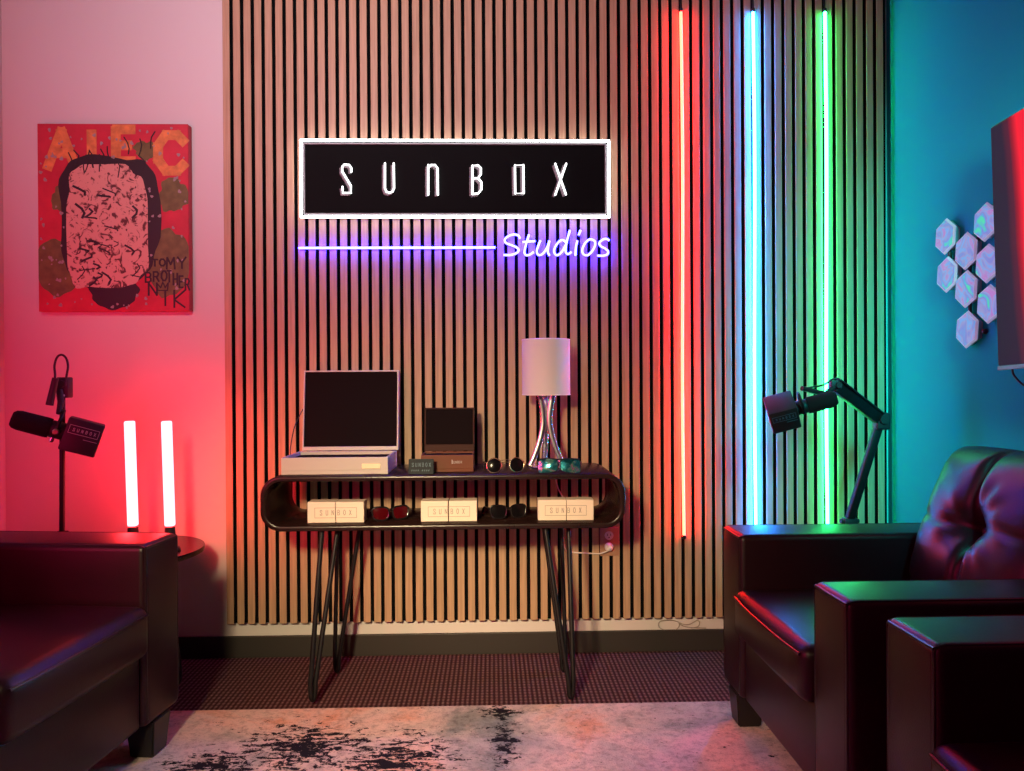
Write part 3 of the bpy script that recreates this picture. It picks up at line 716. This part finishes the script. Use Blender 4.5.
bm = text('SUNBOX', bw * .60, bh * .50, 0.0035, 0.008, 0.0022, 0.001, -0.0006, 0.0004); box((bw * .585, -0.0006, bh * .47), (bw * .60, 0.0003, bh * .72), 0, 1, bm)
obj('name_print', bm, SILVERINK, t, False)
hin = M.Translation((0.0, bd, bh + 0.001)) @ M.Rotation(R(-6), 4, 'X'); lh = 0.155
bm = bmesh.new(); box((0, 0.022, 0), (bw, 0.027, lh), 0.001, 1, bm, mtx=hin)
for lo, hi in (((0, 0, 0), (bw, 0.022, 0.024)), ((0, 0, lh - 0.005), (bw, 0.022, lh)), ((0, 0, 0.024), (0.005, 0.022, lh - .005)), ((bw - 0.005, 0, 0.024), (bw, 0.022, lh - .005))): box(lo, hi, 0.001, 1, bm, mtx=hin)
lid = obj('lid', bm, DARKBROWN, t, False)
obj('lid_lining', box((0.0055, 0.003, 0.0245), (bw - .0055, 0.0215, lh - 0.0055), mtx=hin), BLACKLINE, lid, False)

a = PY(408.5, 473, 2.485); c = PY(433.5, 473, 2.485); cw_ = c.x - a.x; chh = PY(420, 458, 2.485).z - PY(420, 473, 2.485).z
t = thing('name_plate', 'small dark teal name block leaning in front of the brown case', 'name plate', (a.x, 2.485, TT))
prof = [(0, 0), (0.034, 0), (0.030, chh * .55), (0.012, chh), (0.006, chh)]
b = bmesh.new(); A_ = [b.verts.new((0, y_, z_)) for y_, z_ in prof]; B_ = [b.verts.new((cw_, y_, z_)) for y_, z_ in prof]
b.faces.new(A_); b.faces.new(B_[::-1])
for i in range(5): b.faces.new((A_[i], A_[(i + 1) % 5], B_[(i + 1) % 5], B_[i]))
bmesh.ops.recalc_face_normals(b, faces=b.faces); bmesh.ops.bevel(b, geom=b.edges[:], offset=0.0015, segments=2, affect='EDGES')
obj('block', b, TEALDARK, t)
bm = text('SUNBOX', cw_ * .14, chh * .50, 0.005, 0.012, 0.0062, 0.0014, -0.0008, 0.0008)
for k in range(9):
    if k in (4,): continue
    ribbon([(cw_ * (.12 + .085 * k), chh * .2), (cw_ * (.12 + .085 * k) + 0.002, chh * .28)], 0.0022, -0.0008, 0.0008, bm)
bm.transform(M.Rotation(R(-math.degrees(math.atan2(0.006, chh))), 4, 'X')); obj('name_print', bm, TEALINK, t, False)

# ------------------------------------------------------------------ sunglasses
def outline(kind, s):
    pts = []
    for i in range(36):
        a_ = 2 * pi * i / 36; c_, s_ = cos(a_), sin(a_)
        if kind == 'round': x, z = 0.0245 * c_ * (1 + .05 * s_), 0.0235 * s_ + (0.0025 if s_ > 0 else 0) * (1 - abs(c_))
        elif kind == 'wayfarer': 
            e_ = 2 / 3.2; x = 0.0270 * abs(c_) ** e_ * (1 if c_ > 0 else -1); z = 0.0220 * abs(s_) ** e_ * (1 if s_ > 0 else -1); x *= 1 + 0.22 * z / 0.022 * .5; z += 0.06 * x
        else: 
            e_ = 2 / 4.0; x = 0.0335 * abs(c_) ** e_ * (1 if c_ > 0 else -1); z = 0.0230 * abs(s_) ** e_ * (1 if s_ > 0 else -1); z -= 0.10 * x if z < 0 else 0
        pts.append((s * x, z))
    return pts
def sunglasses(label, loc, kind, lens_m, frame_m, rim, rot=0, half=0.034, temple=0.10, tilt=-12, group='sunglasses'):
    t = thing('sunglasses', label, 'sunglasses', loc, rot, group)
    zc = 0.0245; TM = M.Rotation(R(tilt), 4, 'X')
    fr_bm = bmesh.new(); curve = 1.6
    for s in (-1, 1):
        o = outline(kind, s)
        P3 = [V((s * half + x, curve * (s * half + x) ** 2, z + zc)) for x, z in o]
        b = bmesh.new(); c0 = b.verts.new(V((s * half, curve * half ** 2 - 0.004, zc))); c1 = b.verts.new(V((s * half, curve * half ** 2 - 0.002, zc)))
        A = [b.verts.new(p) for p in P3]; MID = [b.verts.new(V((s * half, curve * half ** 2 - .003, zc)).lerp(p, .6) + V((0, -.0005, 0))) for p in P3]
        n_ = len(A)
        for i in range(n_):
            k = (i + 1) % n_; b.faces.new((c0, MID[i], MID[k])); b.faces.new((MID[i], A[i], A[k], MID[k])); b.faces.new((c1, A[k], A[i]))
        b.transform(TM); obj('lens', b, lens_m, t, angle=60)
        tube([TM @ p for p in P3], rim, 8, closed=True, bm=fr_bm)
    inx = half - {'round': .0245, 'wayfarer': .027, 'wrap': .0335}[kind]
    tube([TM @ V(p) for p in ((-inx - .001, 0, zc + .008), (0, -0.002, zc + .012), (inx + .001, 0, zc + .008))], max(rim * .9, .0013), 8, bm=fr_bm)
    if kind == 'round': tube([TM @ V(p) for p in ((-inx - .004, 0, zc + .017), (0, -0.001, zc + .019), (inx + .004, 0, zc + .017))], 0.0012, 8, bm=fr_bm)
    if kind == 'wrap': tube([TM @ V(p) for p in ((-half - .03, curve * (half + .03) ** 2, zc + .022), (-half, curve * half ** 2, zc + .024), (0, 0, zc + .021), (half, curve * half ** 2, zc + .024), (half + .03, curve * (half + .03) ** 2, zc + .022))], 0.0028, 8, bm=fr_bm)
    obj('frame', fr_bm, frame_m, t)
    ox = half + {'round': .0245, 'wayfarer': .028, 'wrap': .0335}[kind]
    for s in (-1, 1):
        p0 = TM @ V((s * ox, curve * ox ** 2, zc + .010))
        obj('temple', tube(smooth_path([p0, p0 + V((s * .004, .02, .001)), p0 + V((s * .002, temple * .7, -.004)), V((s * ox, p0.y + temple, .004))], 5), max(rim, .0016), 8, flat=1.6 if rim > .0018 else 1), frame_m, t)
    return t
def mirror_mat():
    m, n, l, p = nodes('mirrored_teal_lens')
    tc = n.new('ShaderNodeTexCoord'); t = n.new('ShaderNodeTexNoise'); t.inputs['Scale'].default_value = 38; t.inputs['Detail'].default_value = 1; t.inputs['Distortion'].default_value = 1.5
    r = n.new('ShaderNodeValToRGB'); e = r.color_ramp.elements
    e[0].position = .35; e[0].color = (0.02, 0.22, 0.30, 1); e[1].position = .48; e[1].color = (0.06, 0.48, 0.58, 1)
    k = e.new(.58); k.color = (0.35, 0.85, 0.65, 1); k = e.new(.70); k.color = (0.80, 0.45, 0.75, 1)
    l.new(tc.outputs['Object'], t.inputs[0]); l.new(t.outputs[0], r.inputs[0]); l.new(r.outputs[0], p.inputs['Base Color'])
    p.inputs['Metallic'].default_value = 0.85; p.inputs['Roughness'].default_value = 0.12
    return m
MIRROR = mirror_mat()
g = PY(506, 472, 2.50); sunglasses('round black sunglasses with gold wire frame on the console table top', (g.x, 2.50, TT), 'round', LENS, GOLD, 0.0017, R(8), 0.0385)
g = PY(559, 473, 2.485); sunglasses('mirrored teal sunglasses in front of the table lamp', (g.x, 2.475, TT), 'wrap', MIRROR, TEALDARK, 0.0016, R(-4), 0.0375)
g = PY(509, 522, 2.55); sunglasses('thick framed black sunglasses on the lower shelf', (g.x, 2.55, TS), 'wayfarer', LENS, BLACKGLOSS, 0.0026, R(14), 0.035, 0.11, -8)
g = PY(391, 523, 2.54); sunglasses('red tinted sunglasses on the lower shelf between two white boxes', (g.x, 2.54, TS), 'wayfarer', REDLENS, BLACKGLOSS, 0.003, R(20), 0.034, 0.11, -6)

# ------------------------------------------------------------------ white cartons on the lower shelf
def carton(px0, px1, pg, label, yc, rot, gap=0.002):
    a = PY(px0, 523, yc); c = PY(px1, 523, yc); gx = PY(pg, 523, yc).x - a.x
    wd = c.x - a.x; hh = 0.069; dp = 0.06
    t = thing('carton', label, 'box', (a.x, yc, TS), rot, 'white cartons on the lower shelf')
    for lo, hi in ((0, gx - gap / 2), (gx + gap / 2, wd)): 
        obj('half', box((lo, 0, 0), (hi, dp, hh), 0.0015, 2), CREAM, t, False)
    obj('core', box((0.01, 0.005, 0.004), (wd - .01, dp - 0.005, hh - .004)), DARKBROWN, t, False)
    bm = bmesh.new(); y0, y1 = -0.0005, 0.0004; f0, f1, g0, g1 = wd * .13, wd * .87, hh * .24, hh * .72
    for p, q in (((f0, g0), (f1, g0)), ((f0, g1), (f1, g1)), ((f0, g0), (f0, g1)), ((f1, g0), (f1, g1))):
        if p[1] == q[1]:
            ribbon([p, (gx - gap, p[1])], 0.0011, y0, y1, bm); ribbon([(gx + gap, p[1]), q], 0.0011, y0, y1, bm)
        else: ribbon([p, q], 0.0011, y0, y1, bm)
    text('SUNBOX', wd * .225, hh * .37, 0.0062, 0.0165, (wd * .55 - 6 * .0062) / 5, 0.0016, y0, y1, bm)
    obj('name_print', bm, GREYINK, t, False)
carton(307.5, 364, 335.5, 'white two piece carton at the left end of the lower shelf', 2.51, 0)
carton(421, 477, 448.5, 'white two piece carton in the middle of the lower shelf', 2.51, 0, 0.0035)
carton(538, 593.5, 566.5, 'white two piece carton at the right end of the lower shelf', 2.51, R(-1.5))

# ------------------------------------------------------------------ table lamp
YLA = 2.66
lc = PY(546.5, 440, YLA); ls0 = PY(546.5, 394.5, YLA).z; ls1 = PY(546.5, 340, YLA).z; lr = (PY(571, 366, YLA).x - PY(523, 366, YLA).x) / 2
t = thing('table_lamp', 'chrome table lamp with white drum shade on the console table', 'lamp', (lc.x, YLA, TT))
h0, h1 = ls0 - TT, ls1 - TT
sh = obj('lamp_shade', lathe([(lr, h0), (lr, h1), (lr - .0025, h1), (lr - .0025, h0)], 56, closed=True), SHADE, t)
bm = bmesh.new()
for rr_, zz in ((lr - .001, h0), (lr - .001, h1)): tube([(rr_ * cos(2 * pi * i / 48), rr_ * sin(2 * pi * i / 48), zz) for i in range(48)], 0.0022, 6, closed=True, bm=bm)
for i in range(3): a_ = 2 * pi * i / 3 + .5; tube([(0, 0, h0 + 0.02), ((lr - .002) * cos(a_), (lr - .002) * sin(a_), h0 + .004)], 0.0015, 6, bm=bm)
obj('shade_ring', bm, WHITEPLASTIC, sh)
obj('base_plate', lathe([(0, 0.0002), (0.058, 0.0002), (0.060, 0.003), (0.056, 0.007), (0, 0.008)], 40), CHROME, t)
def rp(u): return 0.011 + 0.047 * max(0, (1 - u / .62)) ** 1.6 + 0.013 * max(0, (u - .62) / .38) ** 1.8
for k, a_ in enumerate((R(186), R(-6), R(95))):
    pts = [(rp(u) * cos(a_), rp(u) * sin(a_), 0.006 + u * (h0 - 0.004)) for u in [i / 24 for i in range(25)]]
    obj('curved_stem', tube(pts, 0.0052, 14, flat=2.0), CHROME, t)
obj('socket', lathe([(0, h0 - .004), (0.020, h0 - .004), (0.020, h0 + .002), (0.015, h0 + .006), (0.015, h0 + .05), (0, h0 + .05)], 24), CHROME, t)
obj('bulb', lathe([(0, h0 + .048), (0.013, h0 + .05), (0.015, h0 + .065), (0.028, h0 + .095), (0.030, h0 + .112), (0.022, h0 + .134), (0, h0 + .142)], 28), WHITEPLASTIC, t)
b0_ = V((lc.x, YLA, TT))
cp = [V((0.03, .05, .004)), V((0.03, YT1 + .006 - YLA, .003)), PY(558, 488, YT1 + .008) - b0_, PY(566, 505, YT1 + .008) - b0_, PY(563, 530, YT1 + .008) - b0_, PY(565, 548, YT1 + .012) - b0_, PY(571, 552, SY - .006) - b0_, PY(590, 553.3, SY - .010) - b0_, PY(600, 553.6, SY - .014) - b0_, PY(608.5, 550.5, SY - .03) - b0_]
cd = obj('power_cord', tube(smooth_path(cp, 6), 0.0024, 8), CORDWHITE, t); cd['label'] = 'white power cord'
pg = PY(609, 547, SY - 0.02) - b0_
obj('plug', lathe([(0, -0.004), (0.013, -0.004), (0.016, 0.002), (0.016, 0.014), (0.010, 0.022), (0.005, 0.026), (0, 0.026)], 24, mtx=M.Translation(pg + V((0, .010, 0))) @ M.Rotation(R(90), 4, 'X')), WHITEPLASTIC, cd)

# ------------------------------------------------------------------ wall outlet
o0 = PY(600, 556, SY - .004); o1 = PY(618.5, 527.5, SY - .004)
t = thing('power_outlet', 'wood toned power outlet plate on the slats under the console table', 'outlet', (o0.x, SY, o0.z))
ow, oh = o1.x - o0.x, o1.z - o0.z
obj('plate', box((0, -0.006, 0), (ow, 0.006, oh), 0.002, 2), OUTLETBROWN, t)
for py in (535.5, 547):
    c = PY(609, py, SY - .007) - V((o0.x, SY, o0.z)); c.y = -0.0065
    rc = obj('receptacle', lathe([(0, 0), (0.0165, 0), (0.0165, 0.0022), (0, 0.0026)], 28, mtx=M.Translation(c) @ M.Rotation(R(90), 4, 'X')), WHITEPLASTIC, t)
    bm = bmesh.new()
    for dx in (-.006, .006): box(c + V((dx - .001, -.0032, -.001)), c + V((dx + .001, -.0020, .007)), 0, 1, bm)
    lathe([(0, 0), (.0025, 0), (.0025, .001), (0, .001)], 12, bm, mtx=M.Translation(c + V((0, -.0022, -.007))) @ M.Rotation(R(90), 4, 'X'))
    obj('slots', bm, CABLE, rc)

# ------------------------------------------------------------------ loose cord above the baseboard
YC = WY - 0.006
cpx = [(706, 628), (690, 627.5), (681, 625), (677, 621.5), (669, 620), (661, 621), (658.5, 624), (660, 628), (667, 630.3), (675, 630), (679, 626.5), (679.5, 623), (684, 624.5), (690, 624), (697, 620.5), (699.5, 622.5), (698, 626.5), (691, 628)]
tag(obj('loose_cord', tube(smooth_path([PY(a_, b_, YC + 0.002 * sin(i)) for i, (a_, b_) in enumerate(cpx)], 5), 0.0016, 6), GREYCORD), 'thin grey coiled cord on the white strip above the baseboard', 'cord')

# ------------------------------------------------------------------ television on the right wall
def tv_screen_mat(wy):
    m, n, l, p = nodes('red_screen_picture')
    tc = n.new('ShaderNodeTexCoord'); sp_ = n.new('ShaderNodeSeparateXYZ'); l.new(tc.outputs['Object'], sp_.inputs[0])
    nz = n.new('ShaderNodeTexNoise'); nz.inputs['Scale'].default_value = 2.0; l.new(tc.outputs['Object'], nz.inputs[0])
    a1 = n.new('ShaderNodeMath'); a1.operation = 'MULTIPLY'; a1.inputs[1].default_value = 0.05; l.new(nz.outputs[0], a1.inputs[0])
    z1_ = n.new('ShaderNodeMath'); z1_.operation = 'MULTIPLY'; z1_.inputs[1].default_value = -0.05; l.new(sp_.outputs[2], z1_.inputs[0])
    a2 = n.new('ShaderNodeMath'); a2.operation = 'ADD'; l.new(sp_.outputs[1], a2.inputs[0]); l.new(a1.outputs[0], a2.inputs[1])
    a4 = n.new('ShaderNodeMath'); a4.operation = 'ADD'; l.new(a2.outputs[0], a4.inputs[0]); l.new(z1_.outputs[0], a4.inputs[1])
    mr_ = n.new('ShaderNodeMapRange'); mr_.inputs[1].default_value = 0.0; mr_.inputs[2].default_value = -0.5; l.new(a4.outputs[0], mr_.inputs[0])
    r = n.new('ShaderNodeValToRGB'); e = r.color_ramp.elements
    st = [(0.0, (0.025, 0.012, 0.03)), (0.13, (0.03, 0.012, 0.032)), (0.155, (0.07, 0.012, 0.03)), (0.19, (0.10, 0.01, 0.03)), (0.22, (0.35, 0.006, 0.02)), (0.27, (0.95, 0.01, 0.03)), (1.0, (0.7, 0.01, 0.06))]
    while len(e) < len(st): e.new(.5)
    for i, (q_, c_) in enumerate(st): e[i].position = q_; e[i].color = (*c_, 1)
    l.new(mr_.outputs[0], r.inputs[0]); l.new(r.outputs[0], p.inputs['Emission Color']); p.inputs['Emission Strength'].default_value = 1.0
    p.inputs['Base Color'].default_value = (0.005, 0.005, 0.005, 1); p.inputs['Roughness'].default_value = 0.6; p.inputs['Specular IOR Level'].default_value = 0.02
    return m
tvx = XR - 0.085
TLp = PX(991, 127, tvx); BLp = PX(998, 370, tvx)
tvh = TLp.z - BLp.z; tvw = 1.10
tv = thing('television', 'wall mounted flat television showing a red picture above the armchairs', 'television', (tvx, BLp.y, BLp.z))
tv.rotation_euler = (R(-2.0), R(-0.4), R(-3))
obj('housing', box((0.002, -tvw, 0), (0.022, 0, tvh), 0.004, 2), TVBODY, tv, False)
obj('screen', box((-0.001, -tvw + .006, 0.012), (0.004, -0.004, tvh - .006)), tv_screen_mat(0), tv, False)
obj('bottom_bezel', box((-0.002, -tvw, -0.001), (0.006, 0, 0.010), 0.001, 1), TVEDGE, tv, False)
obj('wall_mount', box((0.020, -tvw * .62, tvh * .3), (0.072, -tvw * .38, tvh * .7), 0.004, 1), BLACKMETAL, tv, False)
bm = bmesh.new(); fx = 0.026
for lo, hi in (((0.0225, -tvw + .10, tvh - .11), (fx, -.10, tvh - .10)), ((0.0225, -tvw + .10, .10), (fx, -.10, .11)), ((0.0225, -.11, .11), (fx, -.10, tvh - .11)), ((0.0225, -tvw + .10, .11), (fx, -tvw + .11, tvh - .11))): box(lo, hi, 0, 1, bm)
obj('backlight_strip', bm, TVBACK, tv, False)
cc = [(0.012, -0.045, 0.0), (0.014, -0.050, -0.02), (0.03, -0.075, -0.05), (0.06, -0.14, -0.07), (0.066, -0.25, -0.05)]
obj('cable', tube(smooth_path(cc, 6), 0.003, 8), CABLE, tv)

# ------------------------------------------------------------------ hexagon wall lights
def hex_mat():
    m, n, l, p = nodes('iridescent_hexagon_light')
    tc = n.new('ShaderNodeTexCoord'); oi = n.new('ShaderNodeObjectInfo')
    ad = n.new('ShaderNodeVectorMath'); ad.operation = 'ADD'; l.new(tc.outputs['Object'], ad.inputs[0]); l.new(oi.outputs['Location'], ad.inputs[1])
    t = n.new('ShaderNodeTexNoise'); t.inputs['Scale'].default_value = 12; t.inputs['Detail'].default_value = 1.5; t.inputs['Distortion'].default_value = 1.8; l.new(ad.outputs[0], t.inputs[0])
    r = n.new('ShaderNodeValToRGB'); e = r.color_ramp.elements
    st = [(0.30, (0.03, 0.80, 0.40)), (0.37, (0.08, 0.40, 0.75)), (0.43, (0.20, 0.22, 0.68)), (0.50, (0.33, 0.30, 0.62)), (0.55, (0.12, 0.40, 0.85)), (0.58, (0.34, 0.32, 0.66)), (0.66, (0.55, 0.16, 0.55)), (0.74, (0.30, 0.35, 0.75))]
    while len(e) < len(st): e.new(.5)
    for i, (q_, c_) in enumerate(st): e[i].position = q_; e[i].color = (*c_, 1)
    l.new(t.outputs[0], r.inputs[0]); l.new(r.outputs[0], p.inputs['Emission Color']); p.inputs['Emission Strength'].default_value = 0.75
    p.inputs['Base Color'].default_value = (0.03, 0.03, 0.06, 1); p.inputs['Roughness'].default_value = 0.6
    return m
HEXM = hex_mat(); HEXE = glow('pale_lilac_rim', (0.40, 0.45, 0.8), 0.35); HEXB = mat('hexagon_back_plastic', (0.35, 0.35, 0.4), 0.5)
HEX = [((946, 236.5), 'hexagon wall light at top left of the hexagon cluster'), ((966.5, 251), 'hexagon wall light right of the top left one in the cluster'), ((986, 222), 'topmost hexagon wall light partly behind the television'),
       ((988, 263.5), 'middle one of three hexagon wall lights partly behind the television'), ((947.5, 274.5), 'narrow hexagon wall light at lower left of the cluster'), ((966.5, 289), 'hexagon wall light in the centre of the cluster above the lowest one'),
       ((989.5, 304), 'lowest of three hexagon wall lights partly behind the television'), ((967.5, 329.5), 'lowest hexagon wall light hanging alone under the cluster')]
hexm = {}
hr = 0.060
for k, ((px, py), lab) in enumerate(HEX):
    c = PX(px, py, XR - 0.02)
    t = thing('hexagon_light', lab, 'wall light', (XR, c.y, c.z), 0, 'hexagon wall lights')
    ang = R(90 + 6)
    def ring(r_, x): return [V((x, r_ * cos(ang + i * pi / 3), r_ * sin(ang + i * pi / 3))) for i in range(6)]
    b = bmesh.new(); A = [b.verts.new(v) for v in ring(hr * .82, -0.0005)]; B = [b.verts.new(v) for v in ring(hr * .86, -0.018)]
    b.faces.new(A); b.faces.new(B)
    for i in range(6): b.faces.new((A[i], A[(i + 1) % 6], B[(i + 1) % 6], B[i]))
    obj('back', b, HEXB, t, False)
    b = bmesh.new(); A = [b.verts.new(v) for v in ring(hr * .98, -0.0185)]; B = [b.verts.new(v) for v in ring(hr, -0.021)]; C2 = [b.verts.new(v) for v in ring(hr * .9, -0.026)]
    b.faces.new(A)
    for P_, Q_ in ((A, B), (B, C2)):
        for i in range(6): b.faces.new((P_[i], P_[(i + 1) % 6], Q_[(i + 1) % 6], Q_[i]))
    b.faces.new(C2); obj('rim', b, HEXE, t, False)
    b = bmesh.new(); A = [b.verts.new(v) for v in ring(hr * .88, -0.0262)]; c_ = b.verts.new((-0.0285, 0, 0))
    for i in range(6): b.faces.new((A[i], A[(i + 1) % 6], c_))
    b.faces.new(A[::-1]); obj('light_face', b, HEXM, t, False)
    hexm[k] = (t, c)
for a_, b_ in ((0, 4), (1, 2), (1, 3), (4, 5), (1, 5), (5, 6), (5, 7)):
    ta_, ca = hexm[a_]; cb_ = hexm[b_][1]; d = cb_ - ca; d.x = 0; L = d.length
    bm = tube([V((-0.010, 0, 0)) + d * (0.35), V((-0.010, 0, 0)) + d * 0.65], 0.006, 8); obj('connector', bm, CABLE, ta_, False)
c = PX(984.5, 331.5, XR - .005)
tag(obj('cable_clip', lathe([(0, 0), (0.009, 0), (0.008, 0.008), (0.004, 0.012), (0, 0.012)], 16, mtx=M.Translation((XR - .0002, c.y, c.z)) @ M.Rotation(R(-90), 4, 'Y')), CABLE), 'tiny black cable clip on the teal lit wall beside the lowest hexagon', 'clip')
